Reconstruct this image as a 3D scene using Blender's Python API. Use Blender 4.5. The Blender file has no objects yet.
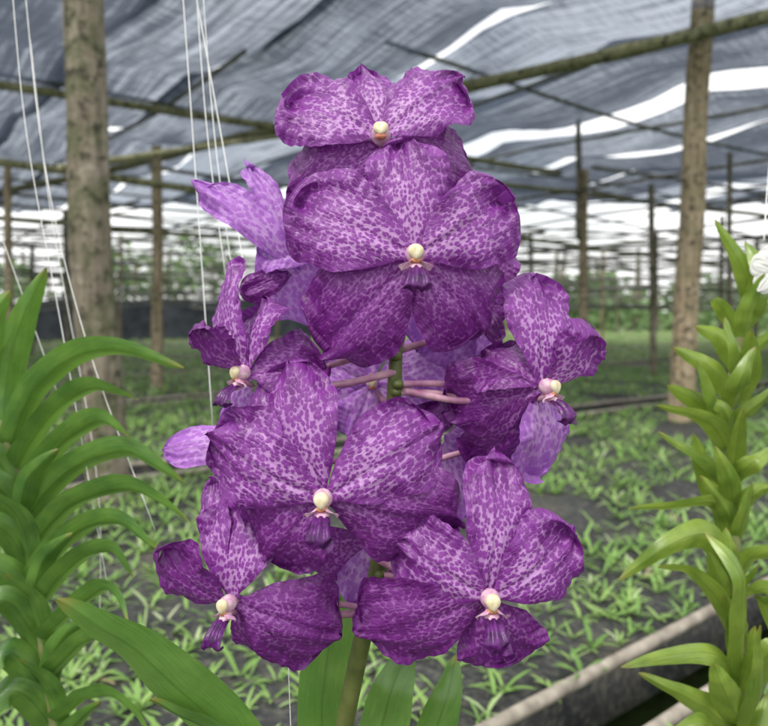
import bpy, math, random
import numpy as np
from mathutils import Vector, noise

random.seed(7)
rng = np.random.default_rng(7)
H = 1.0          # eye height of the viewpoint (m)
F = 722.0        # angular scale used for the survey bearings
scene = bpy.context.scene

def P(u, v, d):
    """survey bearing (u right, v down) + real distance d in metres -> world position"""
    return Vector(((u-384.0)/F*d, d, H+(310.0-v)/F*d))

# ------------------------------------------------------------------ materials
def newmat(name):
    m = bpy.data.materials.new(name); m.use_nodes = True
    nt = m.node_tree
    for n in list(nt.nodes): nt.nodes.remove(n)
    out = nt.nodes.new('ShaderNodeOutputMaterial')
    return m, nt, out

def N(nt, typ, **kw):
    n = nt.nodes.new(typ)
    for k, v in kw.items():
        if k.startswith('i_'):
            key = k[2:]
            key = int(key) if key.isdigit() else key
            n.inputs[key].default_value = v
        else:
            setattr(n, k, v)
    return n

def ramp(nt, stops, fac):
    r = nt.nodes.new('ShaderNodeValToRGB')
    el = r.color_ramp.elements
    while len(el) < len(stops): el.new(0.5)
    for e, (p, c) in zip(el, stops):
        e.position = p; e.color = (*c, 1)
    nt.links.new(fac, r.inputs[0])
    return r.outputs[0]

def math_(nt, op, a, b=None, c=None, clamp=False):
    n = nt.nodes.new('ShaderNodeMath'); n.operation = op; n.use_clamp = clamp
    for i, x in enumerate((a, b, c)):
        if x is None: continue
        if isinstance(x, (int, float)): n.inputs[i].default_value = x
        else: nt.links.new(x, n.inputs[i])
    return n.outputs[0]

def mixc(nt, fac, a, b, mode='MIX'):
    n = nt.nodes.new('ShaderNodeMix'); n.data_type = 'RGBA'; n.blend_type = mode
    for idx, x in ((0, fac), (6, a), (7, b)):
        if isinstance(x, (int, float)): n.inputs[idx].default_value = x
        elif isinstance(x, tuple): n.inputs[idx].default_value = (*x, 1)
        else: nt.links.new(x, n.inputs[idx])
    return n.outputs[2]

def mrange(nt, x, a, b, c=0.0, d=1.0, smooth=True):
    n = N(nt, 'ShaderNodeMapRange', interpolation_type='SMOOTHSTEP' if smooth else 'LINEAR')
    nt.links.new(x, n.inputs[0])
    for i, q in ((1, a), (2, b), (3, c), (4, d)): n.inputs[i].default_value = q
    return n.outputs[0]

def finish(nt, out, col, rough=0.5, trans=0.0, tcol=None, bump=None, bstr=0.3, bdist=0.001, spec=0.4, coat=0.0):
    L = nt.links.new
    b = nt.nodes.new('ShaderNodeBsdfPrincipled')
    if isinstance(col, tuple): b.inputs['Base Color'].default_value = (*col, 1)
    else: L(col, b.inputs['Base Color'])
    if isinstance(rough, (int, float)): b.inputs['Roughness'].default_value = rough
    else: L(rough, b.inputs['Roughness'])
    b.inputs['Specular IOR Level'].default_value = spec
    b.inputs['Coat Weight'].default_value = coat
    if bump is not None:
        bn = nt.nodes.new('ShaderNodeBump')
        bn.inputs['Strength'].default_value = bstr; bn.inputs['Distance'].default_value = bdist
        L(bump, bn.inputs['Height']); L(bn.outputs[0], b.inputs['Normal'])
    sh = b.outputs[0]
    if trans > 0:
        t = nt.nodes.new('ShaderNodeBsdfTranslucent')
        c = tcol if tcol is not None else col
        if isinstance(c, tuple): t.inputs[0].default_value = (*c, 1)
        else: L(c, t.inputs[0])
        m = nt.nodes.new('ShaderNodeMixShader'); m.inputs[0].default_value = trans
        L(sh, m.inputs[1]); L(t.outputs[0], m.inputs[2]); sh = m.outputs[0]
    L(sh, out.inputs[0])

def petal_mat(name, deep, light, dark, r0, r1, scale=4.2):
    """dark rounded speckles on a paler ground, merging towards the margin"""
    m, nt, out = newmat(name); L = nt.links.new
    uv = N(nt, 'ShaderNodeUVMap', uv_map='pat')
    uv2 = N(nt, 'ShaderNodeUVMap', uv_map='ts')
    sep = N(nt, 'ShaderNodeSeparateXYZ'); L(uv2.outputs[0], sep.inputs[0])
    t, s = sep.outputs[0], sep.outputs[1]
    nz = N(nt, 'ShaderNodeTexNoise', i_Scale=4.0, i_Detail=2.0)
    L(uv.outputs[0], nz.inputs['Vector'])
    vm = N(nt, 'ShaderNodeVectorMath', operation='MULTIPLY_ADD')
    L(nz.outputs['Color'], vm.inputs[0]); vm.inputs[1].default_value = (.20, .20, 0)
    L(uv.outputs[0], vm.inputs[2])
    mp = N(nt, 'ShaderNodeMapping'); mp.inputs['Scale'].default_value = (1.2, .80, 1)
    L(vm.outputs[0], mp.inputs[0])
    vo = N(nt, 'ShaderNodeTexVoronoi', voronoi_dimensions='2D', feature='F1', i_Scale=scale)
    L(mp.outputs[0], vo.inputs['Vector'])
    sc_ = N(nt, 'ShaderNodeSeparateColor'); L(vo.outputs['Color'], sc_.inputs[0])
    mx = math_(nt, 'MAXIMUM', s, math_(nt, 'MULTIPLY', t, .98))
    n2 = N(nt, 'ShaderNodeTexNoise', i_Scale=.9, i_Detail=2.0); L(uv.outputs[0], n2.inputs['Vector'])
    marg = math_(nt, 'ADD', mrange(nt, mx, .25, 1.0), math_(nt, 'MULTIPLY', math_(nt, 'SUBTRACT', n2.outputs[0], .5), .7), clamp=True)
    rad = math_(nt, 'ADD', math_(nt, 'MULTIPLY_ADD', marg, r1-r0, r0), math_(nt, 'MULTIPLY', math_(nt, 'SUBTRACT', sc_.outputs[0], .5), .20))
    f1 = mrange(nt, math_(nt, 'SUBTRACT', rad, vo.outputs['Distance']), -.13, .16)
    fm = math_(nt, 'MAXIMUM', f1, math_(nt, 'MULTIPLY', mrange(nt, mx, .9, .995), .75))
    nz3 = N(nt, 'ShaderNodeTexNoise', i_Scale=1.3, i_Detail=3.0); L(uv.outputs[0], nz3.inputs['Vector'])
    lightc = mixc(nt, marg, light, tuple(.36*a+.64*b for a, b in zip(light, dark)))
    darkc = mixc(nt, mrange(nt, nz3.outputs[0], .35, .65), dark, deep)
    darkc = mixc(nt, mrange(nt, marg, .2, .9), dark, darkc)
    col = mixc(nt, fm, lightc, darkc)
    sc = N(nt, 'ShaderNodeMapping'); sc.inputs['Scale'].default_value = (8, .6, 1); L(vm.outputs[0], sc.inputs[0])
    ve = N(nt, 'ShaderNodeTexNoise', i_Scale=1.0, i_Detail=3.0); L(sc.outputs[0], ve.inputs['Vector'])
    vc = math_(nt, 'MULTIPLY_ADD', ve.outputs[0], .6, .70)
    vmul = N(nt, 'ShaderNodeVectorMath', operation='SCALE'); L(col, vmul.inputs[0]); L(vc, vmul.inputs['Scale'])
    hb = math_(nt, 'ADD', ve.outputs[0], math_(nt, 'MULTIPLY', vo.outputs['Distance'], -.35))
    finish(nt, out, vmul.outputs[0], rough=.36, trans=.33, bump=hb, bstr=.5, bdist=.0013, spec=.5)
    return m

M_SPOT = petal_mat('petal_spotted', (.160, .018, .205), (.58, .31, .64), (.255, .045, .325), .42, .70)
M_DEEP = petal_mat('petal_deep', (.125, .011, .155), (.36, .13, .42), (.195, .027, .245), .50, .72, 4.8)
M_PALE = petal_mat('petal_reverse', (.34, .11, .50), (.60, .34, .72), (.42, .15, .57), .38, .62, 3.0)

def simple(name, c1, c2, scale=20, rough=.5, trans=0, detail=4, bstr=.2, bdist=.001, spec=.4, stretch=(1, 1, 1), coat=0):
    m, nt, out = newmat(name)
    tc = N(nt, 'ShaderNodeTexCoord'); mp = N(nt, 'ShaderNodeMapping'); mp.inputs['Scale'].default_value = stretch
    nt.links.new(tc.outputs['Object'], mp.inputs[0])
    nz = N(nt, 'ShaderNodeTexNoise', i_Scale=scale, i_Detail=detail); nt.links.new(mp.outputs[0], nz.inputs['Vector'])
    c = ramp(nt, [(.32, c1), (.68, c2)], nz.outputs[0])
    finish(nt, out, c, rough, trans, bump=nz.outputs[0], bstr=bstr, bdist=bdist, spec=spec, coat=coat)
    return m

M_CAP = simple('anther_cap', (.66, .56, .32), (.78, .72, .54), 300, .5, .15, bdist=.0005, bstr=.5)
M_COL = simple('column', (.62, .28, .50), (.84, .64, .68), 260, .45, .25, bdist=.0004)
M_THR = simple('throat', (.45, .10, .10), (.62, .30, .12), 300, .5, .1, bdist=.0003)
M_LIP = simple('lip', (.034, .004, .050), (.12, .014, .16), 260, .34, .08, bstr=.6, bdist=.001)
M_PED = simple('pedicel', (.34, .11, .24), (.56, .33, .40), 110, .45, .15)
M_STEM = simple('flower_stem', (.07, .09, .02), (.14, .16, .045), 60, .45)
M_CANE = simple('cane', (.09, .13, .04), (.20, .20, .08), 40, .7)
M_WHITE = simple('white_petal', (.82, .82, .80), (.88, .87, .86), 60, .5, .3)
M_STRING = simple('white_string', (.70, .70, .68), (.82, .82, .80), 200, .6)
M_POT = simple('clay_pot', (.28, .10, .05), (.38, .16, .08), 30, .8)

def leaf_mat(name, c1, c2, tcol, rough=.38, trans=.25):
    m, nt, out = newmat(name); L = nt.links.new
    uv = N(nt, 'ShaderNodeUVMap', uv_map='pat'); uv2 = N(nt, 'ShaderNodeUVMap', uv_map='ts')
    sep = N(nt, 'ShaderNodeSeparateXYZ'); L(uv2.outputs[0], sep.inputs[0])
    mp = N(nt, 'ShaderNodeMapping'); mp.inputs['Scale'].default_value = (9, .5, 1); L(uv.outputs[0], mp.inputs[0])
    ve = N(nt, 'ShaderNodeTexNoise', i_Scale=1.0, i_Detail=3.0); L(mp.outputs[0], ve.inputs['Vector'])
    bl = N(nt, 'ShaderNodeTexNoise', i_Scale=.35, i_Detail=4.0); L(uv.outputs[0], bl.inputs['Vector'])
    f = math_(nt, 'ADD', math_(nt, 'MULTIPLY', ve.outputs[0], .35), math_(nt, 'MULTIPLY', bl.outputs[0], .65))
    c = ramp(nt, [(.38, c1), (.62, c2)], f)
    c = mixc(nt, mrange(nt, sep.outputs[1], 0, .09, .55, 0), c, tuple(.5*x for x in c1))
    vo = N(nt, 'ShaderNodeTexNoise', i_Scale=4.0, i_Detail=5.0, i_Roughness=.65); L(uv.outputs[0], vo.inputs['Vector'])
    c = mixc(nt, mrange(nt, vo.outputs[0], .62, .72, 0, .6), c, (.22, .19, .07))
    c = mixc(nt, mrange(nt, sep.outputs[0], .90, 1, 0, .7), c, (.26, .20, .05))
    finish(nt, out, c, rough, trans, tcol=tcol, bump=ve.outputs[0], bstr=.3, bdist=.001, spec=.55)
    return m

M_LEAF_A = leaf_mat('orchid_leaf', (.075, .17, .035), (.15, .28, .06), (.20, .42, .06), rough=.26)
M_LEAF_L = leaf_mat('strap_leaf', (.05, .13, .028), (.14, .27, .05), (.22, .44, .05), rough=.32)
M_LEAF_R = leaf_mat('fleshy_leaf', (.11, .20, .025), (.26, .36, .06), (.36, .50, .06), rough=.33)

def attr_leaf(name, stops, trans=.25, rough=.45):
    m, nt, out = newmat(name)
    a = N(nt, 'ShaderNodeAttribute', attribute_name='rnd')
    c = ramp(nt, stops, a.outputs['Fac'])
    finish(nt, out, c, rough, trans, spec=.4)
    return m
M_SEED = attr_leaf('seedling_leaf', [(0, (.11, .22, .05)), (.4, (.19, .35, .08)), (.75, (.31, .47, .14)), (.93, (.50, .58, .36)), (1, (.42, .33, .17))], .3)
M_TREE = attr_leaf('tree_foliage', [(0, (.07, .13, .05)), (.6, (.14, .23, .09)), (1, (.22, .33, .13))], .35)

def wood_mat(name, c1, c2, c3, algae=.5):
    m, nt, out = newmat(name); L = nt.links.new
    tc = N(nt, 'ShaderNodeTexCoord'); mp = N(nt, 'ShaderNodeMapping'); mp.inputs['Scale'].default_value = (12, 12, 1.2)
    L(tc.outputs['Object'], mp.inputs[0])
    g = N(nt, 'ShaderNodeTexNoise', i_Scale=3.0, i_Detail=7.0, i_Roughness=.7); L(mp.outputs[0], g.inputs['Vector'])
    c = ramp(nt, [(.3, c1), (.5, c2), (.7, c3)], g.outputs[0])
    b = N(nt, 'ShaderNodeTexNoise', i_Scale=7.0, i_Detail=6.0, i_Roughness=.75); L(tc.outputs['Object'], b.inputs['Vector'])
    c = mixc(nt, mrange(nt, b.outputs[0], .46, .58, 0, algae), c, (.085, .10, .045))
    c = mixc(nt, mrange(nt, b.outputs[0], .42, .32, 0, .7), c, (.38, .36, .30))
    b2 = N(nt, 'ShaderNodeTexNoise', i_Scale=28.0, i_Detail=4.0); L(tc.outputs['Object'], b2.inputs['Vector'])
    c = mixc(nt, mrange(nt, b2.outputs[0], .54, .64, 0, .8), c, (.04, .035, .028))
    finish(nt, out, c, .85, 0, bump=math_(nt, 'ADD', g.outputs[0], b2.outputs[0]), bstr=.8, bdist=.012, spec=.2)
    return m
M_WOOD = wood_mat('weathered_wood', (.09, .075, .055), (.20, .17, .13), (.33, .29, .23), .7)
M_WOOD2 = wood_mat('pale_wood', (.17, .13, .085), (.33, .26, .17), (.46, .39, .27), .3)
M_POLE = wood_mat('bamboo_pole', (.10, .105, .055), (.22, .22, .12), (.34, .32, .20), .3)
M_PIPE = simple('grey_pipe', (.08, .085, .07), (.18, .18, .15), 12, .6)
M_RAIL = simple('pale_rail', (.16, .14, .11), (.38, .34, .28), 9, .7, detail=8, stretch=(3, 3, 3))

# ------------------------------------------------------------------ mesh tools
class Builder:
    def __init__(s):
        s.v = []; s.f = []; s.mi = []; s.uv = []; s.ts = []; s.mats = []
    def mat(s, m):
        if m not in s.mats: s.mats.append(m)
        return s.mats.index(m)
    def grid(s, pts, uv, ts, mat, closed=False):
        mi = s.mat(mat); o = len(s.v); n = len(pts); m = len(pts[0])
        for i in range(n):
            for j in range(m):
                s.v.append(tuple(pts[i][j])); s.uv.append(uv[i][j]); s.ts.append(ts[i][j])
        for i in range(n-1):
            for j in range(m if closed else m-1):
                k = (j+1) % m
                s.f.append((o+i*m+j, o+i*m+k, o+(i+1)*m+k, o+(i+1)*m+j)); s.mi.append(mi)
    def tube(s, path, radii, mat, seg=12, cap=True):
        n = len(path); pts = []
        up = Vector((0.13, 1, .07)).normalized()
        for i in range(n):
            tn = (path[min(i+1, n-1)]-path[max(i-1, 0)]).normalized()
            a = tn.cross(up)
            if a.length < 1e-4: a = tn.cross(Vector((1, 0, 0)))
            a.normalize(); b = a.cross(tn)
            r = radii[i] if not isinstance(radii, (int, float)) else radii
            pts.append([path[i]+(a*math.cos(2*math.pi*j/seg)+b*math.sin(2*math.pi*j/seg))*r for j in range(seg)])
        if cap:
            pts.insert(0, [path[0].copy() for _ in range(seg)]); pts.append([path[-1].copy() for _ in range(seg)])
        z = [[(j/seg*3, i*.3) for j in range(seg)] for i in range(len(pts))]
        s.grid(pts, z, z, mat, closed=True)
    def ellipsoid(s, c, rx, ry, rz, mat, axis=None, n=10, m=14, lump=0):
        axis = (axis or Vector((0, 0, 1))).normalized()
        q = Vector((0, 0, 1)).rotation_difference(axis)
        pts = []
        for i in range(n+1):
            a = math.pi*i/n; row = []
            for j in range(m):
                b = 2*math.pi*j/m
                k = 1+lump*math.sin(3*b+2*a)
                row.append(c+q @ Vector((rx*math.sin(a)*math.cos(b)*k, ry*math.sin(a)*math.sin(b)*k, rz*math.cos(a))))
            pts.append(row)
        z = [[(j/m, i/n) for j in range(m)] for i in range(n+1)]
        s.grid(pts, z, z, mat, closed=True)
    def make(s, name, parent=None, smooth=True):
        me = bpy.data.meshes.new(name); me.from_pydata(s.v, [], s.f)
        for m in s.mats: me.materials.append(m)
        me.polygons.foreach_set('material_index', s.mi)
        me.polygons.foreach_set('use_smooth', [smooth]*len(s.f))
        li = np.zeros(len(me.loops), dtype=np.int32); me.loops.foreach_get('vertex_index', li)
        for nm, arr in (('pat', s.uv), ('ts', s.ts)):
            l = me.uv_layers.new(name=nm); a = np.array(arr, dtype=np.float32)[li]
            l.data.foreach_set('uv', a.ravel())
        me.update()
        ob = bpy.data.objects.new(name, me); scene.collection.objects.link(ob)
        if parent: ob.parent = parent
        return ob

def cat(pts, n=8):
    out = []
    p = [pts[0]*2-pts[1]]+list(pts)+[pts[-1]*2-pts[-2]]
    for i in range(1, len(p)-2):
        for k in range(n):
            t = k/n
            out.append(.5*((2*p[i])+(p[i+1]-p[i-1])*t+(2*p[i-1]-5*p[i]+4*p[i+1]-p[i+2])*t*t+(3*p[i]-p[i-1]-3*p[i+1]+p[i+2])*t**3))
    out.append(pts[-1].copy())
    return out

def empty(name):
    e = bpy.data.objects.new(name, None); e.empty_display_size = .05
    scene.collection.objects.link(e); return e

# ------------------------------------------------------------------ orchid tepals
def tepal(B, base, tip, width, mat, nh=Vector((0, -1, 0)), bow=.10, cup=-.14, rip=.19, a=.85, b=.40, seed=0, tw=0.0, bend=0.0):
    r = random.Random(seed)
    ax = tip-base; Ln = ax.length; axn = ax.normalized()
    side = axn.cross(nh).normalized(); n = side.cross(axn).normalized()
    if n.dot(nh) < 0: n = -n
    tw = tw+r.uniform(-.12, .12)
    c, s_ = math.cos(tw), math.sin(tw)
    side, n = side*c+n*s_, n*c-side*s_
    NT, NS = 44, 34
    pk = a/(a+b); mxv = pk**a*(1-pk)**b
    ph = [r.uniform(0, 6.28) for _ in range(8)]; k1 = r.uniform(1.6, 2.4); k2 = r.uniform(4, 5.5)
    ox, oy = r.uniform(0, 50), r.uniform(0, 50)
    asym = r.uniform(-.08, .08); notch = r.uniform(-.04, .06)
    pts = []; uv = []; ts = []
    for i in range(NT+1):
        x = i/NT
        t = .5*(1-(1-x)**1.9)+.5*x if x < 1 else 1
        w = max((max(t, 0)**a)*(max(1-t, 0)**b)/mxv, 0)
        w = max(w, .16*(1-t)**.5 if t < .5 else 0)*width*.5
        rowp = []; ru = []; rt = []
        for j in range(NS+1):
            s = -1+2*j/NS
            sg = 1 if s > 0 else 0
            out = 1+.065*math.sin(k2*t*2.4+ph[sg])*t+.035*math.sin(17*t+ph[6+sg])*t+.012*math.sin(39*t+ph[3+sg])*t+asym*(1 if s > 0 else -1)*min(1, abs(s)*3)
            off = s*w*out
            tl = t*(1+notch*math.cos(s*3.1)*t**6+.03*math.sin(s*7+ph[1])*t**5)
            h = bow*Ln*math.sin(math.pi*min(t*1.05, 1))*.8 - bow*Ln*1.1*t*t
            h += cup*w*(s*s)
            rr = abs(s)**2*min(1, t*1.6)
            h += rip*width*.5*rr*(math.sin(k1*6.28*t*.8+ph[2+sg])*.60+.32*math.sin(k2*6.28*t*.62+ph[4+sg])+.16*math.sin(k2*13*t+ph[6]))
            h += rip*.5*width*t**3.5*math.sin(s*4.5+ph[0])+rip*.17*width*t**6*math.sin(s*13+ph[7])
            h -= .028*width*math.exp(-(s*w/width/.035)**2)*(1-.5*t)
            h += .022*width*math.sin(s*8+ph[1]+t*2)*math.sin(t*7+ph[3])*t
            h += .011*width*math.sin(s*19+ph[5])*t*(1-abs(s)*.3)
            p = base+axn*(tl*Ln)+side*(off+bend*Ln*math.sin(math.pi*t)*.5)+n*h
            rowp.append(p)
            ru.append((off*100+ox, t*Ln*100+oy)); rt.append((t, abs(s)))
        pts.append(rowp); uv.append(ru); ts.append(rt)
    B.grid(pts, uv, ts, mat)

def column_lip(B, c, d, face, down, sc=1.0, showlip=True, seed=0):
    r = random.Random(seed)
    face = face.normalized(); down = (down-face*down.dot(face)).normalized(); side = face.cross(down)
    u = .000554*d/.4*sc
    def loc(f, dn, s): return c+face*f*u+down*dn*u+side*s*u
    prof = [(-6, -2, 8), (0, -2, 10), (5, -3, 9.5), (9, -4, 8), (12, -5, 7)]
    pth = cat([loc(f, dn, 0) for f, dn, _ in prof], 3); rad = np.interp(np.linspace(0, 1, len(pth)), np.linspace(0, 1, 5), [q[2]*u for q in prof])
    B.tube(pth, list(rad), M_COL, 16)
    cen = loc(12.5, -5, 0); pts = []; z = []
    for i in range(15):
        a = math.pi*i/14; row = []
        for j in range(20):
            b_ = 2*math.pi*j/20; cb, sb = math.cos(b_), math.sin(b_)
            x = math.sin(a)*cb*7.8; y = math.sin(a)*sb*7.2; zf = math.cos(a)*5.2
            if sb > 0: y *= 1+.42*math.sin(a)*sb**3*(1-abs(cb))
            zf += 1.3*math.cos(a)*(-math.exp(-(cb*math.sin(a)/.22)**2))*(1 if math.cos(a) > 0 else 0)
            row.append(cen+side*x*u+(down*.93+face*.35)*y*u+(face*.93-down*.35)*zf*u)
        pts.append(row); z.append([(0, 0)]*20)
    B.grid(pts, z, z, M_CAP, closed=True)
    B.ellipsoid(loc(12, 4.5, 0), 5.6*u, 3.6*u, 4*u, M_THR, axis=face+down*.4)
    if not showlip: return
    for sg in (-1, 1):
        pts = []; z = []
        for i in range(9):
            t = i/8; row = []; zz = []
            for j in range(9):
                s = -1+2*j/8
                w = 9.5*math.sin(math.pi*(.12+.8*t))
                row.append(loc(8+s*w*.8+4*t, 6+8*t*(1-.3*t)-s*3.5, sg*(5+12*t-3*s*s+1.2*math.sin(t*6+s*3)))); zz.append((s, t))
            pts.append(row); z.append(zz)
        B.grid(pts, z, z, M_COL)
    B.ellipsoid(loc(9, 12, 0), 8*u, 6*u, 9*u, M_COL, axis=face+down*.3)
    pts = []; z = []; NT = 24; NS = 21; ph = r.uniform(0, 6)
    for i in range(NT):
        t = i/(NT-1); row = []; zz = []
        cf = 12+24*math.sin(t*2.0); cd = 13+26*t**1.3
        w = 8.0+2.5*math.sin(t*5)-1.0*t+12.0*max(0, (t-.35)/.65)**1.0
        if t > .88: w *= 1-.4*((t-.88)/.12)**2
        for j in range(NS):
            s = -1+2*j/(NS-1)
            arch = (1-s*s)*6*(1-.4*t)+2.0*math.cos(s*8)*(1-t*.5)
            ruf = 3.6*t*abs(s)**2*math.sin(9*t+4*s+ph)+2.0*t*math.sin(17*t+ph+s*3)*s
            nt_ = 5*max(0, t-.8)/.2*(math.exp(-(s/.25)**2))
            row.append(loc(cf+arch*.8+ruf, cd-arch*.5+ruf*.5-nt_-4*abs(s)*t, s*w)); zz.append((s, t))
        pts.append(row); z.append(zz)
    B.grid(pts, z, z, M_LIP)
    pts2 = [[p-face*1.2*u*(1-abs(-1+2*j/(NS-1)))*3+down*1.0*u*(1-abs(-1+2*j/(NS-1))) for j, p in enumerate(row)] for row in pts]
    B.grid(pts2, z, z, M_LIP)
    B.tube(cat([loc(5, 8, 0), loc(-6, 13, 0), loc(-16, 18, 0)], 4), [5*u, 5*u, 4.6*u, 4.2*u, 3.8*u, 3.4*u, 3*u, 2.5*u, 1.5*u], M_PED, 10)

orchid = empty('purple_vanda_orchid')
cnt = [100]
def flower(name, c, tepals, face=(0, -1, 0), down=(0, 0, -1), lip=True, colm=True, sc=1.0, stemat=None):
    B = Builder(); u, v, d = c
    C = P(u, v, d); f = Vector(face).normalized()
    for k, tp in enumerate(tepals):
        tu, tv, dd, w, mat = tp[:5]; opt = dict(tp[5]) if len(tp) > 5 else {}
        bo = opt.pop('base', None); nh = Vector(opt.pop('nh', face))
        lay = opt.pop('lay', 0.0)
        cnt[0] += 1
        if bo: bs = P(*bo)
        else: bs = C+f*(-.001)+Vector((tu-u, 0, v-tv)).normalized()*.0028
        tip = P(tu, tv, d+dd)
        bs = bs+f*lay; tip = tip+f*lay
        tepal(B, bs, tip, w/F*d, mat, nh=nh, seed=opt.pop('seed', cnt[0]), **opt)
    if colm: column_lip(B, C, d, f, Vector(down), sc, lip, cnt[0])
    if stemat:
        s0 = P(*stemat); e = C-f*.006
        mid = (s0+e)/2+Vector((0, .006, -.008))
        pth = cat([s0, mid, e], 8); n = len(pth)
        B.tube(pth, [.0024-.0004*math.sin(math.pi*i/(n-1)) for i in range(n)], M_PED, 10)
    return B.make(name, orchid)

S, Dp, Pl = M_SPOT, M_DEEP, M_PALE
flower('flower_1', (381, 138, .415), [
    (360, 58, .022, 58, S, dict(lay=-.003, rip=.35, b=.75)),
    (284, 96, .010, 92, S, dict(lay=.001, bend=.02)),
    (462, 76, .012, 92, S, dict(lay=.001)),
    (290, 200, .010, 88, Dp, dict(lay=-.004)),
    (476, 172, .012, 84, Dp, dict(lay=-.004))], face=(-.02, -1, .25), lip=False, stemat=(400, 225, .44))
flower('flower_2', (415, 256, .385), [
    (402, 132, .010, 84, S, dict(lay=-.0025, bow=.08)),
    (290, 198, .008, 106, S, dict(lay=.0015, bow=.09)),
    (514, 200, .010, 98, S, dict(lay=.0018, bow=.09)),
    (322, 354, .008, 118, Dp, dict(lay=-.0045, rip=.15, cup=-.2)),
    (488, 334, .012, 114, Dp, dict(lay=-.0065, rip=.15, cup=-.2))],
    face=(0.03, -1, -.04), stemat=(398, 352, .425))
flower('flower_3', (243, 374, .392), [
    (214, 262, .018, 60, S, dict(lay=-.004, bend=-.1)),
    (193, 330, -.012, 62, Dp, dict(lay=.000, rip=.22)),
    (328, 366, .018, 90, Dp, dict(nh=(-.5, -1, .5), rip=.16)),
    (258, 298, .024, 84, S, dict(nh=(-.7, -.8, .1), lay=-.001)),
    (222, 418, .015, 44, Pl, dict(lay=-.006)),
    (305, 412, .016, 70, Dp, dict(nh=(-.4, -1, -.2), lay=-.006))],
    face=(-.62, -.72, -.1), lip=True, sc=.8, stemat=(396, 372, .415))
flower('flower_4', (323, 500, .372), [
    (286, 364, .010, 90, S, dict(lay=-.003, bow=.10, bend=-.06)),
    (206, 438, .010, 104, S, dict(lay=.0012, bow=.1)),
    (440, 424, .008, 100, S, dict(lay=.0015, bow=.1)),
    (262, 568, .010, 98, Dp, dict(lay=-.0045)),
    (460, 534, .008, 112, Dp, dict(lay=-.003, cup=-.18))],
    face=(-.05, -1, -.1), stemat=(390, 440, .42))
flower('flower_5', (229, 604, .385), [
    (198, 484, .020, 46, S, dict(lay=-.005, bend=-.05)),
    (246, 500, .014, 92, S, dict(lay=-.001, nh=(-.3, -1, .1))),
    (157, 556, -.004, 78, Dp, dict(lay=.001)),
    (338, 640, .014, 106, Dp, dict(lay=-.002, nh=(-.35, -1, .1), cup=-.2)),
    (262, 664, .010, 56, Dp, dict(lay=-.005))],
    face=(-.42, -.9, -.15), sc=.85, stemat=(372, 612, .42))
flower('flower_6', (490, 600, .372), [
    (500, 456, .012, 74, S, dict(lay=-.003)),
    (396, 540, .008, 92, S, dict(lay=.001)),
    (577, 534, .008, 92, S, dict(lay=.001)),
    (356, 638, .006, 100, Dp, dict(lay=-.003, bend=-.05)),
    (510, 674, .012, 96, Dp, dict(lay=-.0045))],
    face=(.08, -1, -.1), stemat=(380, 560, .42))
flower('flower_7', (547, 388, .392), [
    (544, 272, .016, 80, S, dict(lay=-.004, nh=(.3, -1, 0))),
    (600, 338, -.010, 68, S, dict(lay=.000, rip=.22)),
    (486, 350, .02, 84, Dp, dict(nh=(.5, -1, .3), lay=-.002)),
    (446, 414, .022, 98, Dp, dict(nh=(.4, -1, .1), lay=-.001)),
    (486, 476, .020, 84, Dp, dict(nh=(.4, -1, 0), lay=-.004)),
    (556, 482, .008, 74, Pl, dict(lay=-.007))],
    face=(.55, -.78, -.1), sc=.85, stemat=(402, 390, .415))
flower('flower_8', (318, 262, .45), [
    (196, 180, -.012, 40, Pl, dict(bend=.1, nh=(-.4, -1, .5), base=(300, 272, .45), rip=.25)),
    (250, 158, .010, 30, Pl, dict(bend=.12, nh=(.4, -1, 0), base=(285, 262, .452), rip=.3)),
    (262, 240, .0, 54, Pl, dict(nh=(0, -1, .8))),
    (312, 322, .010, 74, Pl, dict(base=(265, 225, .448), rip=.25)),
    (242, 292, -.01, 30, Dp, dict(base=(292, 272, .45), lay=-.002))],
    colm=False, stemat=(398, 330, .44))
flower('flower_9', (372, 384, .465), [
    (318, 362, .0, 66, Pl), (352, 322, .01, 60, Pl), (470, 348, .0, 74, Pl),
    (452, 424, .0, 66, Pl), (352, 440, .0, 66, Pl), (300, 420, .01, 60, Pl)],
    lip=False, sc=.6, stemat=(400, 400, .44))
flower('flower_10', (262, 440, .445), [
    (162, 448, .0, 42, Pl, dict(nh=(0, -1, .4))), (238, 505, .0, 64, Pl), (225, 406, .01, 54, Pl), (320, 470, .01, 50, Pl)],
    colm=False, stemat=(388, 460, .43))
flower('flower_11', (470, 300, .445), [
    (504, 244, .0, 56, Dp), (510, 306, .0, 44, Dp), (420, 352, .0, 90, Pl), (498, 334, -.03, 22, Dp), (470, 360, .01, 66, Pl)],
    colm=False, stemat=(400, 350, .43))
flower('flower_12', (440, 440, .445), [
    (436, 400, .01, 50, Dp), (500, 470, .0, 60, Pl), (462, 520, .0, 70, Pl), (520, 430, .01, 60, Pl)],
    colm=False, stemat=(392, 460, .43))
flower('flower_13', (372, 540, .44), [
    (350, 606, .0, 46, Pl), (400, 600, .0, 44, Dp), (300, 560, .01, 60, Dp)],
    colm=False, stemat=(386, 520, .43))

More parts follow.
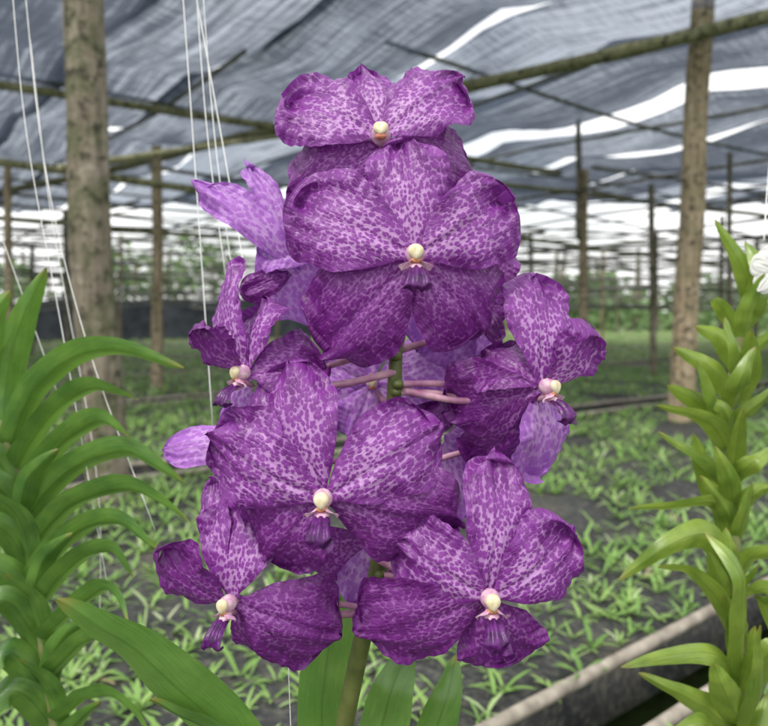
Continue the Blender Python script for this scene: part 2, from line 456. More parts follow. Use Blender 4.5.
B = Builder()
pth = cat([P(399, 215, .445), P(396, 300, .43), P(396, 352, .418), P(393, 410, .418), P(388, 480, .425), P(378, 570, .425), P(362, 640, .425), P(342, 740, .43), P(332, 820, .44), P(340, 960, .46)], 8)
n = len(pth); B.tube(pth, [.0028+.0026*min(1, i/(n*.55)) for i in range(n)], M_STEM, 14)
for (u, v, d) in ((395, 386, .418), (388, 478, .425), (376, 580, .425), (355, 672, .427)):
    B.ellipsoid(P(u, v, d), .0048, .0048, .0040, M_STEM)
for a, b_ in (((398, 384, .412), (520, 398, .43)), ((396, 356, .414), (290, 376, .43)), ((378, 612, .418), (280, 606, .41)), ((400, 480, .42), (500, 440, .43)), ((380, 575, .42), (480, 600, .40)), ((396, 392, .414), (510, 410, .425))):
    a_, e_ = P(*a), P(*b_)
    B.tube(cat([a_, a_.lerp(e_, .35)+Vector((0, 0, .003)), a_.lerp(e_, .7)+Vector((0, 0, .001)), e_], 6), .0018, M_PED, 10)
    B.ellipsoid(a_, .0034, .004, .0030, M_STEM)
B.make('flower_stem', orchid)
B = Builder()
pth = cat([P(340, 930, .46), Vector((-.03, .47, .45)), Vector((-.035, .48, .2)), Vector((-.03, .48, .06))], 10)
B.tube(pth, .011, M_CANE, 14)
B.make('cane', orchid)

# ------------------------------------------------------------------ leaves
def leaf(B, ctrl, width, mat, roll=40, fold=.35, tipk=.45, seed=0, wave=.0, basew=.7, up=None):
    r = random.Random(seed); pth = cat(ctrl, 10); n = len(pth); NS = 10
    ox, oy = r.uniform(0, 60), r.uniform(0, 60)
    Ltot = 0; pts = []; uv = []; ts = []
    ro = math.radians(roll); ph = r.uniform(0, 6)
    for i in range(n):
        t = i/(n-1)
        if i: Ltot += (pth[i]-pth[i-1]).length
        tn = (pth[min(i+1, n-1)]-pth[max(i-1, 0)]).normalized()
        if up is not None:
            side = tn.cross(up).normalized(); nn = side.cross(tn).normalized()
            side2 = side*math.cos(ro)+nn*math.sin(ro)
        else:
            pr = tn.cross(Vector((0, 1, 0)))
            if pr.length < .05: pr = Vector((1, 0, 0))
            pr.normalize()
            side2 = pr*math.cos(ro)+Vector((0, 1, 0))*math.sin(ro)
            side2 = (side2-tn*side2.dot(tn)).normalized()
        nn = side2.cross(tn).normalized()
        w = width*.5*min(1, (basew+(1-basew)*min(1, t*3)))*(min(1, ((1-t)/tipk))**.6 if t > 1-tipk else 1)
        w = max(w, .0004)
        rp = []; ru = []; rt = []
        for j in range(NS+1):
            s = -1+2*j/NS
            wv = .03*width*math.sin(t*11+ph+s*2)*abs(s)+.02*width*math.sin(t*23+ph)
            rp.append(pth[i]+side2*s*w+nn*(fold*w*abs(s)**1.3+wv))
            ru.append((s*w*100+ox, Ltot*100+oy)); rt.append((t, abs(s)))
        pts.append(rp); uv.append(ru); ts.append(rt)
    B.grid(pts, uv, ts, mat)

B = Builder()
leaf(B, [P(330, 860, .46), P(235, 745, .44), P(140, 655, .42), P(56, 600, .41)], .042, M_LEAF_A, roll=18, fold=.22, tipk=.45, seed=1)
leaf(B, [P(335, 860, .47), P(322, 740, .47), P(330, 640, .47), P(352, 560, .48)], .036, M_LEAF_A, roll=8, fold=.3, seed=2)
leaf(B, [P(345, 860, .47), P(372, 760, .46), P(392, 690, .46), P(412, 640, .47)], .032, M_LEAF_A, roll=25, fold=.3, seed=3)
leaf(B, [P(350, 860, .48), P(420, 760, .47), P(446, 700, .47), P(456, 655, .48)], .024, M_LEAF_A, roll=15, fold=.3, seed=4)
leaf(B, [P(325, 880, .46), P(250, 770, .44), P(205, 730, .43), P(150, 700, .43)], .030, M_LEAF_A, roll=40, fold=.3, seed=5)
for k in range(8):
    z = .48-.05*k; sg = 1 if k % 2 else -1
    b0 = Vector((-.032, .475, z))
    leaf(B, [b0, b0+Vector((sg*.07, -.01, .05)), b0+Vector((sg*.16, -.03, .05)), b0+Vector((sg*.24, -.05, .0))], .034, M_LEAF_A, roll=10, fold=.3, seed=10+k, up=Vector((0, 0, 1)))
B.make('leaves', orchid)
B = Builder()
prof = [(0.0, .002), (.06, .002), (.065, .01), (.08, .13), (.09, .13), (.09, .15), (.08, .15), (.075, .12), (0, .11)]
pts = [[Vector((-.03+r*math.cos(a*math.pi/16), .48+r*math.sin(a*math.pi/16), z)) for a in range(32)] for r, z in prof]
zz = [[(0, 0)]*32 for _ in prof]
B.grid(pts, zz, zz, M_POT, closed=True); B.make('pot', orchid, smooth=False)

# left strap-leaved plant
lp = empty('strap_leaf_orchid_plant')
B = Builder()
cane = cat([P(4, 420, .62), P(16, 480, .62), P(36, 580, .615), P(52, 690, .61), P(62, 800, .61), Vector((-.27, .61, .3)), Vector((-.27, .62, .0))], 8)
B.tube(cane, .0065, M_CANE, 12)
rl = random.Random(5)
Lf = [
 ([(4, 455, .62), (6, 385, .62), (20, 325, .61), (46, 268, .60)], 28, 15),
 ([(0, 470, .62), (-18, 400, .62), (-12, 330, .6), (10, 290, .6)], 28, 20),
 ([(6, 460, .62), (36, 388, .60), (98, 350, .58), (184, 368, .57)], 27, 32),
 ([(10, 480, .62), (44, 424, .60), (88, 390, .58), (138, 400, .565)], 25, 44),
 ([(16, 508, .62), (52, 454, .60), (96, 422, .58), (130, 438, .565)], 26, 40),
 ([(20, 530, .61), (60, 478, .60), (122, 452, .58), (186, 484, .56)], 27, 36),
 ([(26, 556, .61), (68, 508, .59), (130, 490, .57), (190, 522, .55)], 26, 34),
 ([(32, 580, .61), (66, 540, .59), (112, 522, .57), (160, 552, .55)], 25, 42),
 ([(38, 606, .60), (72, 566, .58), (108, 552, .56), (134, 580, .55)], 24, 46),
 ([(42, 640, .60), (78, 606, .58), (108, 590, .56), (128, 622, .54)], 22, 42),
 ([(46, 680, .60), (80, 645, .58), (112, 640, .56), (140, 676, .54)], 22, 46),
 ([(56, 722, .60), (86, 700, .58), (118, 700, .56), (150, 735, .55)], 24, 48)]
for k in range(7):
    y0 = 500+k*42+rl.uniform(-6, 6); x0 = 16+(y0-490)*.17
    Lf.append(([(x0, y0, .615), (x0-20, y0-42+rl.uniform(-5, 5), .60), (x0-52, y0-58+rl.uniform(-10, 6), .585), (x0-100, y0-30+rl.uniform(-20, 25), .57)], rl.uniform(23, 29), rl.uniform(26, 44)))
for k in range(7):
    y0 = 505+k*42; x0 = 18+(y0-490)*.17; sg = -1 if k % 2 else 1
    Lf.append(([(x0-sg*3, y0+40, .612), (x0, y0+2, .600), (x0+sg*10, y0-30, .590), (x0+sg*38, y0-56, .575)], 20, sg*20))
for k, (c, w, ro) in enumerate(Lf):
    leaf(B, [P(*p) for p in c], w/F*.6*1.12, M_LEAF_L, roll=-ro+rl.uniform(-9, 9), fold=.5, tipk=.4, seed=30+k, basew=.9)
for k in range(9):
    z = .58-.055*k; sg = 1 if k % 2 else -1
    b0 = Vector((-.27, .61, z))
    leaf(B, [b0, b0+Vector((sg*.05, -.01, .04)), b0+Vector((sg*.10, -.03, .04)), b0+Vector((sg*.16, -.04, .0))], .024, M_LEAF_L, roll=10, fold=.4, seed=60+k, up=Vector((0, 0, 1)))
B.make('foliage', lp)

# right fleshy-leaved plant
rp_ = empty('fleshy_leaf_orchid_plant')
B = Builder()
B.tube(cat([P(752, 250, .64), P(742, 330, .63), P(728, 420, .62), P(733, 520, .61), P(740, 640, .6), P(748, 760, .6), Vector((.31, .6, .3)), Vector((.31, .6, .0))], 8), .0048, M_CANE, 12)
Rf = [
 ([(750, 300, .63), (738, 270, .63), (718, 226, .62)], 20), ([(752, 300, .63), (756, 268, .62), (750, 234, .62)], 22),
 ([(748, 330, .63), (764, 300, .62), (776, 262, .61)], 22), ([(745, 345, .63), (728, 315, .62), (716, 300, .61)], 18),
 ([(742, 370, .63), (722, 345, .62), (700, 330, .60)], 22), ([(742, 380, .63), (760, 355, .61), (782, 330, .60)], 22),
 ([(738, 400, .63), (715, 372, .61), (680, 346, .60)], 22), ([(735, 405, .63), (742, 370, .60), (745, 335, .59)], 22),
 ([(732, 430, .62), (708, 402, .60), (672, 378, .59)], 24), ([(732, 430, .62), (756, 405, .61), (782, 385, .60)], 20),
 ([(730, 455, .62), (705, 430, .60), (656, 400, .59)], 24), ([(730, 440, .62), (722, 400, .60), (704, 365, .59)], 22),
 ([(729, 480, .62), (703, 452, .60), (655, 430, .59)], 24), ([(730, 480, .62), (750, 455, .61), (775, 445, .60)], 20),
 ([(730, 510, .62), (710, 475, .60), (690, 430, .59)], 24), ([(730, 520, .61), (748, 490, .60), (768, 480, .59)], 20),
 ([(732, 545, .61), (715, 512, .60), (672, 500, .59), (630, 505, .59)], 18), ([(732, 550, .61), (722, 520, .60), (700, 480, .59)], 24),
 ([(734, 575, .61), (715, 545, .60), (670, 548, .58), (612, 578, .58)], 24), ([(735, 590, .61), (755, 560, .59), (790, 545, .58)], 24),
 ([(736, 610, .61), (722, 580, .59), (705, 545, .58)], 26), ([(738, 640, .60), (722, 600, .58), (690, 575, .57), (650, 568, .57)], 22),
 ([(740, 680, .60), (738, 620, .57), (735, 580, .56), (706, 540, .56)], 28), ([(741, 680, .60), (712, 655, .58), (668, 650, .57), (618, 672, .57)], 22),
 ([(742, 700, .60), (765, 660, .58), (800, 640, .57)], 26), ([(744, 730, .60), (722, 690, .57), (706, 660, .56)], 28),
 ([(744, 745, .60), (718, 715, .58), (680, 690, .57), (636, 678, .57)], 24), ([(746, 780, .60), (720, 740, .57), (690, 725, .56), (640, 760, .56)], 28),
 ([(744, 740, .60), (758, 690, .57), (768, 620, .56)], 26), ([(738, 600, .61), (762, 600, .59), (775, 620, .58), (790, 660, .58)], 24),
]
rr_ = random.Random(11)
for k in range(13):
    y0 = 315+k*36; x0 = float(np.interp(y0, [250, 330, 420, 520, 640, 760], [752, 742, 728, 733, 740, 748])); sg = -1 if k % 2 else 1
    Rf.append(([(x0, y0+22, .615), (x0+sg*6, y0-4, .600), (x0+sg*rr_.uniform(12, 28), y0-rr_.uniform(30, 52), .59)], rr_.uniform(17, 23)))
for k, (c, w) in enumerate(Rf):
    c = [(q[0]+(rr_.uniform(-8, 8) if i_ else 0), q[1]+(rr_.uniform(-8, 8) if i_ else 0), q[2]+(rr_.uniform(-.02, .01) if i_ else 0)) for i_, q in enumerate(c)]
    leaf(B, [P(*p) for p in c], w/F*.6*rr_.uniform(.9, 1.2), M_LEAF_R, roll=rr_.uniform(-45, 50), fold=rr_.uniform(.3, .6), tipk=.6, seed=90+k, basew=.85)
for k in range(9):
    z = .55-.055*k; sg = 1 if k % 2 else -1
    b0 = Vector((.31, .6, z))
    leaf(B, [b0, b0+Vector((sg*.05, -.01, .04)), b0+Vector((sg*.10, -.03, .03)), b0+Vector((sg*.13, -.04, .0))], .024, M_LEAF_R, roll=10, fold=.4, seed=160+k, up=Vector((0, 0, 1)))
B.make('foliage', rp_)

wo = empty('white_orchid_flower')
B = Builder(); C = P(774, 270, .60)
for k, (du, dv, w) in enumerate(((-4, -24, 22), (-20, -8, 24), (22, -10, 24), (-14, 20, 22), (16, 20, 22))):
    tepal(B, C, P(774+du, 270+dv, .595), w/F*.6, M_WHITE, seed=500+k, rip=.08)
B.ellipsoid(C+Vector((0, -.004, 0)), .003, .003, .003, M_CAP)
B.tube(cat([C, C+Vector((.02, .01, .02)), C+Vector((.05, .01, .0)), C+Vector((.07, .01, -.2)), C+Vector((.02, .0, -.7)), Vector((.33, .62, .0))], 6), .0016, M_STEM, 8)
B.make('bloom', wo)

# ------------------------------------------------------------------ strings
def string(pts, r=.0007):
    B = Builder(); B.tube(cat([P(*p) for p in pts], 6), r*.7, M_STRING, 6); B.make('hanging_string')
string([(179, -60, .62), (196, 180, .60), (213, 430, .58)])
string([(186, -60, .62), (222, 140, .60), (248, 290, .57)])
string([(193, -60, .62), (206, 120, .60), (226, 280, .58)], .0006)
string([(199, -60, .64), (214, 130, .60), (236, 300, .58)], .0006)
string([(8, -60, .66), (26, 130, .64), (62, 330, .62), (110, 600, .58)], .0006)
string([(20, -60, .66), (44, 160, .64), (86, 340, .62), (155, 530, .58)], .0006)
string([(30, 40, .75), (52, 220, .72), (96, 470, .7), (100, 640, .68)], .0006)
string([(-30, 150, .7), (10, 260, .68), (60, 400, .66)], .0005)
string([(776, 100, .66), (768, 180, .66), (764, 240, .62)], .0007)
string([(284, 600, .44), (288, 660, .44), (292, 760, .44)], .0004)

# ------------------------------------------------------------------ shade house frame
GA = Vector((.788, .616, 0)); GB = Vector((.616, -.788, 0))
def post(base, top, r, mat, name='wooden_post', sides=22):
    B = Builder(); n = 40; pts = []; sd = random.uniform(0, 99)
    for i in range(-1, n+2):
        t = min(max(i/n, 0), 1); p = base.lerp(top, t)
        p = p+Vector((noise.noise(Vector((t*3, sd, 0)))*r*.4, noise.noise(Vector((t*3, sd, 5)))*r*.4, 0))
        row = []
        for j in range(sides):
            a = 2*math.pi*j/sides
            rr = r*(1.08-.14*t)*(1+.07*noise.noise(Vector((math.cos(a)*1.5, math.sin(a)*1.5+sd, t*6)))+.035*noise.noise(Vector((math.cos(a)*5, math.sin(a)*5+sd, t*30))))
            if i < 0 or i > n: rr = 0
            row.append(p+Vector((math.cos(a)*rr, math.sin(a)*rr, 0)))
        pts.append(row)
    z = [[(0, 0)]*sides for _ in pts]
    B.grid(pts, z, z, mat, closed=True)
    return B.make(name)
def pole(a, b, r, mat, name):
    B = Builder(); n = 46; pth = []; rad = []; sd = random.uniform(0, 99)
    L_ = (b-a).length
    for i in range(n+1):
        t = i/n; p = a.lerp(b, t)
        p = p+Vector((0, 0, noise.noise(Vector((t*L_*.5, sd, 0)))*.035))
        pth.append(p); rad.append(r*(1+.05*noise.noise(Vector((t*20, sd, 0)))+(.14 if i % 5 == 0 and mat is M_POLE else 0)))
    B.tube(pth, rad, mat, 12)
    B.make(name)
post(Vector((-.955, 2.5, 0)), Vector((-1.07, 2.5, 2.8)), .068, M_WOOD)
post(Vector((1.70, 4.2, 0)), Vector((1.855, 4.2, 2.83)), .068, M_WOOD2)
post(Vector((-1.88, 6.0, 0)), Vector((-1.88, 6.0, 2.36)), .045, M_WOOD2)
post(Vector((1.98, 7.2, 0)), Vector((1.99, 7.2, 2.40)), .045, M_WOOD2)
post(Vector((1.93, 7.15, 1.7)), Vector((1.93, 7.15, 2.9)), .028, M_WOOD)
post(Vector((-2.9, 5.6, 0)), Vector((-2.92, 5.6, 2.1)), .03, M_WOOD2)
post(Vector((3.3, 6.9, 0)), Vector((3.3, 6.9, 2.5)), .025, M_WOOD)
pole(P(-160, 60, 3.8), P(560, 172, 7.2), .027, M_POLE, 'bamboo_pole')
pole(P(-40, 203, 9.6), P(900, -14, 3.5), .042, M_POLE, 'bamboo_pole')
pole(P(-120, 145, 3.7), P(760, 272, 12), .024, M_POLE, 'bamboo_pole')
pole(P(60, 168, 2.5), P(330, 128, 5.0), .013, M_POLE, 'bamboo_pole')
pole(P(300, 160, 6.2), P(1000, 245, 9.5), .022, M_POLE, 'bamboo_pole')
pole(P(-60, 214, 5.5), P(520, 262, 9.5), .022, M_POLE, 'bamboo_pole')
pole(P(420, 214, 8.5), P(980, 128, 5.0), .014, M_WOOD, 'bamboo_pole')
B = Builder(); B2 = Builder()
def cat2(a, b): return [a.lerp(b, i/6) for i in range(7)]
for i in range(-8, 14):
    for j in range(-12, 6):
        p = GA*(i*2.0+.3)+GB*(j*2.4+.9)
        if p.y < 6.4 or p.y > 21 or abs(p.x) > p.y*.75+1: continue
        q = p+Vector((random.uniform(-.1, .1), random.uniform(-.1, .1), 0))
        if random.random() < .40: continue
        B.tube(cat2(q, q+Vector((random.uniform(-.05, .05), 0, random.uniform(1.7, 2.7)))), random.uniform(.025, .04), random.choice((M_WOOD, M_WOOD2, M_WOOD)), 8)
B.make('wooden_post_rows')
for z, r, step in ((2.76, .018, 2.0), (2.25, .018, 2.0), (2.05, .016, 2.0), (1.85, .016, 2.0), (1.55, .015, 2.0), (1.3, .014, 2.0), (1.05, .013, 2.0)):
    ymin = 4.6 if z > 2.5 else (6.3 if z > 2 else 7.5)
    for i in range(-8, 14):
        a = GA*(i*step+.3)
        seg = [a+GB*float(s) for s in np.linspace(-26, 8, 50)]
        seg = [p for p in seg if ymin < p.y < 20]
        if len(seg) > 2 and random.random() < .85: B2.tube([p+Vector((0, 0, z+.05*math.sin(p.x*1.5+i*2+z*9))) for p in seg], r, M_PIPE, 6)
    for j in range(-12, 6):
        a = GB*(j*2.4+.9)
        seg = [a+GA*float(s) for s in np.linspace(-14, 24, 50)]
        seg = [p for p in seg if ymin < p.y < 20]
        if len(seg) > 2 and random.random() < .85: B2.tube([p+Vector((0, 0, z+.04+.05*math.sin(p.y*1.3+j*2+z*9))) for p in seg], r, M_PIPE, 6)
B2.make('pipe_trellis')

# shade net roof
m, nt, out = newmat('shade_net'); L = nt.links.new
uv = N(nt, 'ShaderNodeUVMap', uv_map='pat')   # metres: x across strip, y along strip
uvt = N(nt, 'ShaderNodeUVMap', uv_map='ts')   # x: how tightly this width of net is woven
sepn = N(nt, 'ShaderNodeSeparateXYZ'); L(uvt.outputs[0], sepn.inputs[0])
def stretch(sx, sy, scale, det):
    mp = N(nt, 'ShaderNodeMapping'); mp.inputs['Scale'].default_value = (sx, sy, 1); L(uv.outputs[0], mp.inputs[0])
    t = N(nt, 'ShaderNodeTexNoise', i_Scale=scale, i_Detail=det, i_Roughness=.7); L(mp.outputs[0], t.inputs['Vector']); return t.outputs[0]
s1 = stretch(16, .5, 1.5, 3); s3 = stretch(3, 34, 1.5, 3); s4 = stretch(1.1, .5, 1, 2)
tot = math_(nt, 'ADD', math_(nt, 'MULTIPLY', s1, .44), math_(nt, 'ADD', math_(nt, 'MULTIPLY', s3, .30), math_(nt, 'MULTIPLY', s4, .26)))
tot = math_(nt, 'ADD', tot, math_(nt, 'MULTIPLY', math_(nt, 'SUBTRACT', sepn.outputs[0], .5), .16))
op = mrange(nt, tot, .38, .60, .62, .97)
tr = N(nt, 'ShaderNodeBsdfTransparent'); tr.inputs[0].default_value = (.84, .91, 1, 1)
df = N(nt, 'ShaderNodeBsdfDiffuse'); df.inputs[0].default_value = (.018, .021, .027, 1)
tl = N(nt, 'ShaderNodeBsdfTranslucent'); tl.inputs[0].default_value = (.034, .041, .055, 1)
ad = N(nt, 'ShaderNodeAddShader'); L(df.outputs[0], ad.inputs[0]); L(tl.outputs[0], ad.inputs[1])
mx = N(nt, 'ShaderNodeMixShader'); L(op, mx.inputs[0]); L(tr.outputs[0], mx.inputs[1]); L(ad.outputs[0], mx.inputs[2])
L(mx.outputs[0], out.inputs[0]); M_NET = m

B = Builder(); mi = B.mat(M_NET); rn = random.Random(21)
a0 = -9.0; k = 0
while a0 < 18:
    wdt = rn.uniform(.95, 1.5); gap = rn.choice((-.10, -.05, .03, .05, .08, .17))
    zo = rn.uniform(-.05, .08); dens = rn.uniform(0, 1)
    na = 8; bs = np.arange(-18, 8, .25)
    idx = {}
    for ib, b_ in enumerate(bs):
        for ia in range(na+1):
            fr = ia/na; edge = .09*noise.noise(Vector((b_*.7, k*3.1, fr*.1)))+.03*noise.noise(Vector((b_*3, k, 0)))
            aa = a0+fr*wdt+(edge*(1 if fr > .5 else -1))*abs(fr-.5)*2
            p = GA*float(aa)+GB*float(b_)
            z = 3.0+zo-.15*abs(math.sin(math.pi*(b_+.9)/2.4))-.08*math.sin(math.pi*fr)+.06*noise.noise(Vector((aa*1.3, b_*.9, k)))+.03*noise.noise(Vector((aa*5, b_*2, k)))
            idx[(ib, ia)] = len(B.v)
            B.v.append((p.x, p.y, z)); B.uv.append((aa+k*13, b_)); B.ts.append((dens, 0))
    for ib in range(len(bs)-1):
        for ia in range(na):
            q = [idx[(ib, ia)], idx[(ib, ia+1)], idx[(ib+1, ia+1)], idx[(ib+1, ia)]]
            ys = [B.v[i][1] for i in q]
            if min(ys) < 3.0 or max(ys) > 13: continue
            B.f.append(tuple(q)); B.mi.append(mi)
    a0 += wdt+gap; k += 1
B.make('shade_net_roof')

B = Builder()
def wall(B, a, b, z0, z1, mat, n=30):
    pts = []; z = []
    for i in range(n+1):
        p = a.lerp(b, i/n); row = []; zz = []
        for jj in range(5):
            q = p+Vector((0, .08*math.sin(i*1.3+jj), 0)); q.z = z0+(z1-z0)*jj/4+(.05*math.sin(i*.9) if jj == 4 else 0)
            row.append(q); zz.append((i*.4, q.z))
        pts.append(row); z.append(zz)
    B.grid(pts, z, z, mat)
M_DNET = simple('dark_net_cloth', (.02, .026, .032), (.06, .07, .08), 4, .9)
wall(B, Vector((-8.5, 14, 0)), Vector((-1.5, 16.5, 0)), 0.0, 1.2, M_DNET)
B.make('shade_net_fence')

# ------------------------------------------------------------------ ground, beds, seedlings
m, nt, out = newmat('ground'); L = nt.links.new
tc = N(nt, 'ShaderNodeTexCoord')
n1 = N(nt, 'ShaderNodeTexNoise', i_Scale=.5, i_Detail=8.0); L(tc.outputs['Object'], n1.inputs['Vector'])
n2 = N(nt, 'ShaderNodeTexNoise', i_Scale=14.0, i_Detail=6.0); L(tc.outputs['Object'], n2.inputs['Vector'])
c = ramp(nt, [(.34, (.06, .055, .035)), (.46, (.09, .17, .04)), (.65, (.14, .25, .06))], n1.outputs[0])
c = mixc(nt, .35, c, ramp(nt, [(.3, (.03, .03, .02)), (.7, (.14, .15, .08))], n2.outputs[0]))
finish(nt, out, c, .95, bump=n2.outputs[0], bstr=.6, bdist=.03, spec=.1)
M_GROUND = m
B = Builder()
pts = [[Vector((x, y, 0)) for x in (-300, -40, 0, 40, 300)] for y in (-60, 0, 20, 80, 500)]
z = [[(0, 0)]*5 for _ in range(5)]
B.grid(pts, z, z, M_GROUND); B.make('ground')

m, nt, out = newmat('bed_cloth'); L = nt.links.new
tc = N(nt, 'ShaderNodeTexCoord')
n1 = N(nt, 'ShaderNodeTexNoise', i_Scale=3.0, i_Detail=6.0); L(tc.outputs['Object'], n1.inputs['Vector'])
n2 = N(nt, 'ShaderNodeTexNoise', i_Scale=60.0, i_Detail=5.0); L(tc.outputs['Object'], n2.inputs['Vector'])
c = ramp(nt, [(.35, (.022, .024, .026)), (.55, (.045, .048, .048)), (.75, (.11, .10, .08))], n1.outputs[0])
c = mixc(nt, .35, c, ramp(nt, [(.45, (.02, .02, .02)), (.75, (.22, .21, .16))], n2.outputs[0]))
finish(nt, out, c, .7, bump=n2.outputs[0], bstr=.5, bdist=.01, spec=.25)
M_BED = m
NB = Vector((-.616, .788, 0))
O = Vector((.2, 1.14, 0))
def bedpt(a, b, z=0.0):
    p = O+GA*a+NB*b; return Vector((p.x, p.y, z))
beds = []
b = 0.0
for w in [1.95, 1.9, 1.9, 2.0, 2.0, 2.0, 2.2, 2.2, 2.2]:
    beds.append((b, b+w)); b += w+.26
beds.insert(0, (-2.0, -.16))
BED_Z = .35
for (b0, b1) in beds:
    B = Builder()
    A0, A1 = -7.0, 20.0
    pts = [[bedpt(a, bb, zz_) for bb, zz_ in ((b0+.03, BED_Z-.12), (b0+.03, BED_Z), ) + tuple((b0+.03+(b1-b0-.06)*q/6, BED_Z+.012*math.sin(a*3+q)) for q in range(1, 6)) + ((b1-.03, BED_Z), (b1-.03, BED_Z-.12))] for a in np.linspace(A0, A1, 60)]
    zz = [[(0, 0)]*9 for _ in range(60)]
    B.grid(pts, zz, zz, M_BED)
    for bb in (b0, b1):
        B.tube([bedpt(a, bb, BED_Z+.008+.008*math.sin(a*2+bb)) for a in np.linspace(A0, A1, 40)], .012, M_RAIL, 10)
    for a in np.arange(A0, A1, 1.6):
        for bb in (b0+.02, b1-.02):
            B.tube([bedpt(a, bb, 0), bedpt(a, bb, BED_Z-.005)], .025, M_WOOD, 8)
    B.make('nursery_bench', smooth=True)

V = []; Fc = []; R = []
def blade(p, ang, ln, w, rise, droop, rv):
    ca, sa = math.cos(ang), math.sin(ang); o = len(V)
    for (t, ww) in ((0, .6), (.45, 1), (.8, .8), (1, .08)):
        r_ = ln*t*math.cos(rise*(1-.5*t)); z_ = ln*(t*math.sin(rise)-droop*t*t)
        for sg in (-1, 1):
            V.append((p[0]+ca*r_-sa*sg*w*ww, p[1]+sa*r_+ca*sg*w*ww, p[2]+z_))
    for i in range(3):
        Fc.append((o+2*i, o+2*i+1, o+2*i+3, o+2*i+2)); R.extend([rv]*4)
cntp = 0
for bi, (b0, b1) in enumerate(beds):
    far = b0 > 4
    st = .058 if b0 < 2.5 else (.066 if b0 < 4 else (.085 if b0 < 9 else .12))
    for a in np.arange(-7, 20, st):
        for bb in np.arange(b0+.05, b1-.03, st):
            p = bedpt(a+random.gauss(0, .02), bb+random.gauss(0, .02), BED_Z)
            if p.y < .7 or abs(p.x) > p.y*.62+.25 or p.y > 22: continue
            dn = noise.noise(Vector((p.x*1.5, p.y*1.5, 3)))
            if dn < (-.25 if not far else -.6) or random.random() < .10: continue
            cntp += 1
            nl = random.randint(5, 8) if not far else random.randint(4, 6)
            sz = random.uniform(.6, 1.3)*(1.0 if not far else 1.6)
            tone = random.uniform(.08, .6)+(.12 if far else 0)
            a_ = random.uniform(0, 6.28)
            for q in range(nl):
                blade(p, a_+q*2.4+random.uniform(-.4, .4), random.uniform(.035, .068)*sz, random.uniform(.0028, .0048)*sz, random.uniform(.35, 1.25), random.uniform(.1, .5), min(1, tone+random.uniform(0, .4)))
me = bpy.data.meshes.new('orchid_seedlings'); me.from_pydata(V, [], Fc)
at = me.color_attributes.new('rnd', 'FLOAT_COLOR', 'CORNER')
at.data.foreach_set('color', np.repeat(np.array(R, dtype=np.float32), 4))
me.materials.append(M_SEED); me.polygons.foreach_set('use_smooth', [True]*len(Fc))
ob = bpy.data.objects.new('orchid_seedlings', me); scene.collection.objects.link(ob)
print('seedlings', cntp, len(Fc))

# ------------------------------------------------------------------ tree line
V = []; Fc = []; R = []
def crown(c, r, n, tone):
    for _ in range(n):
        d = rng.normal(size=3); d /= np.linalg.norm(d); rr = r*(rng.random()**.4)
        p = np.array(c)+d*rr*np.array([1, .8, .85])
        a1 = rng.normal(size=3); a1 /= np.linalg.norm(a1); a2 = np.cross(a1, rng.normal(size=3)); a2 /= np.linalg.norm(a2)
        s = rng.uniform(.10, .26); o = len(V)
        for (x, y) in ((-1, 0), (0, -.5), (1, 0), (0, .5)):
            V.append(tuple(p+a1*x*s+a2*y*s))
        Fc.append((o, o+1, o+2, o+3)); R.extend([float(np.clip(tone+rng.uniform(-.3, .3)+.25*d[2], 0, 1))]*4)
x = -24
while x < 26:
    y = random.uniform(24, 31); h = random.uniform(1.8, 4.4) if x < 4 else random.uniform(1.2, 2.8)
    tone = random.uniform(.3, .9)
    for q in range(5):
        crown((x+random.uniform(-1.5, 1.5), y+random.uniform(-1, 1), h*random.uniform(.35, .95)), random.uniform(.8, 1.5), 130, tone)
    x += random.uniform(1.3, 2.6)
x = -22
while x < 24:
    crown((x, random.uniform(21.5, 23), .5), random.uniform(.7, 1.0), 120, random.uniform(.6, 1)); x += random.uniform(.9, 1.6)
me = bpy.data.meshes.new('tree_line'); me.from_pydata(V, [], Fc)
at = me.color_attributes.new('rnd', 'FLOAT_COLOR', 'CORNER')
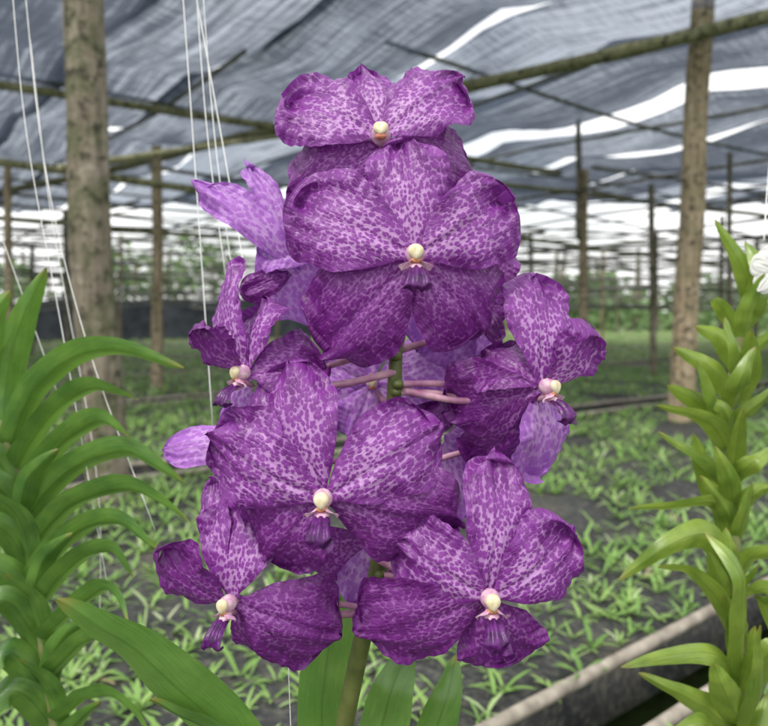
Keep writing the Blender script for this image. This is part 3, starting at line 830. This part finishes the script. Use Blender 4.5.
at.data.foreach_set('color', np.repeat(np.array(R, dtype=np.float32), 4))
me.materials.append(M_TREE)
ob = bpy.data.objects.new('tree_line', me); scene.collection.objects.link(ob)
B = Builder()
for i in range(18):
    x = random.uniform(-22, 24); y = random.uniform(25, 30)
    B.tube([Vector((x, y, 0)), Vector((x+.1, y, 1.5)), Vector((x+random.uniform(-.5, .5), y, 3.2))], [.18, .13, .05], M_WOOD, 8)
t_ = B.make('trunks'); t_.parent = ob

# ------------------------------------------------------------------ light, sky, camera
w = bpy.data.worlds.new('World'); scene.world = w; w.use_nodes = True
nt = w.node_tree; L = nt.links.new
bg = nt.nodes['Background']
sky = nt.nodes.new('ShaderNodeTexSky'); sky.sky_type = 'NISHITA'; sky.sun_disc = False
sky.sun_elevation = math.radians(55); sky.sun_rotation = math.radians(215); sky.air_density = 1.2; sky.dust_density = 3
tc = nt.nodes.new('ShaderNodeTexCoord')
nz = N(nt, 'ShaderNodeTexNoise', i_Scale=2.2, i_Detail=4.0, i_Roughness=.55); L(tc.outputs['Generated'], nz.inputs['Vector'])
mc = mixc(nt, mrange(nt, nz.outputs[0], .36, .56, .5, .97), sky.outputs[0], (12.4, 12.4, 12.4))
L(mc, bg.inputs[0]); bg.inputs[1].default_value = .15
sl = bpy.data.lights.new('sun', 'SUN'); sl.energy = 2.5; sl.angle = math.radians(12); sl.color = (1, .96, .9)
so = bpy.data.objects.new('sun', sl); scene.collection.objects.link(so)
so.rotation_euler = (math.radians(35), 0, math.radians(-35))

cam = bpy.data.cameras.new('camera'); co = bpy.data.objects.new('camera', cam); scene.collection.objects.link(co)
co.location = (0, 0, H); co.rotation_euler = (math.radians(90), 0, 0)
cam.sensor_width = 36; cam.lens = F/768*36; cam.shift_y = -53/768
cam.clip_start = .02; cam.clip_end = 1000
cam.dof.use_dof = True; cam.dof.focus_distance = .385; cam.dof.aperture_fstop = 10
scene.camera = co
scene.view_settings.view_transform = 'Standard'; scene.view_settings.look = 'None'; scene.view_settings.exposure = 0
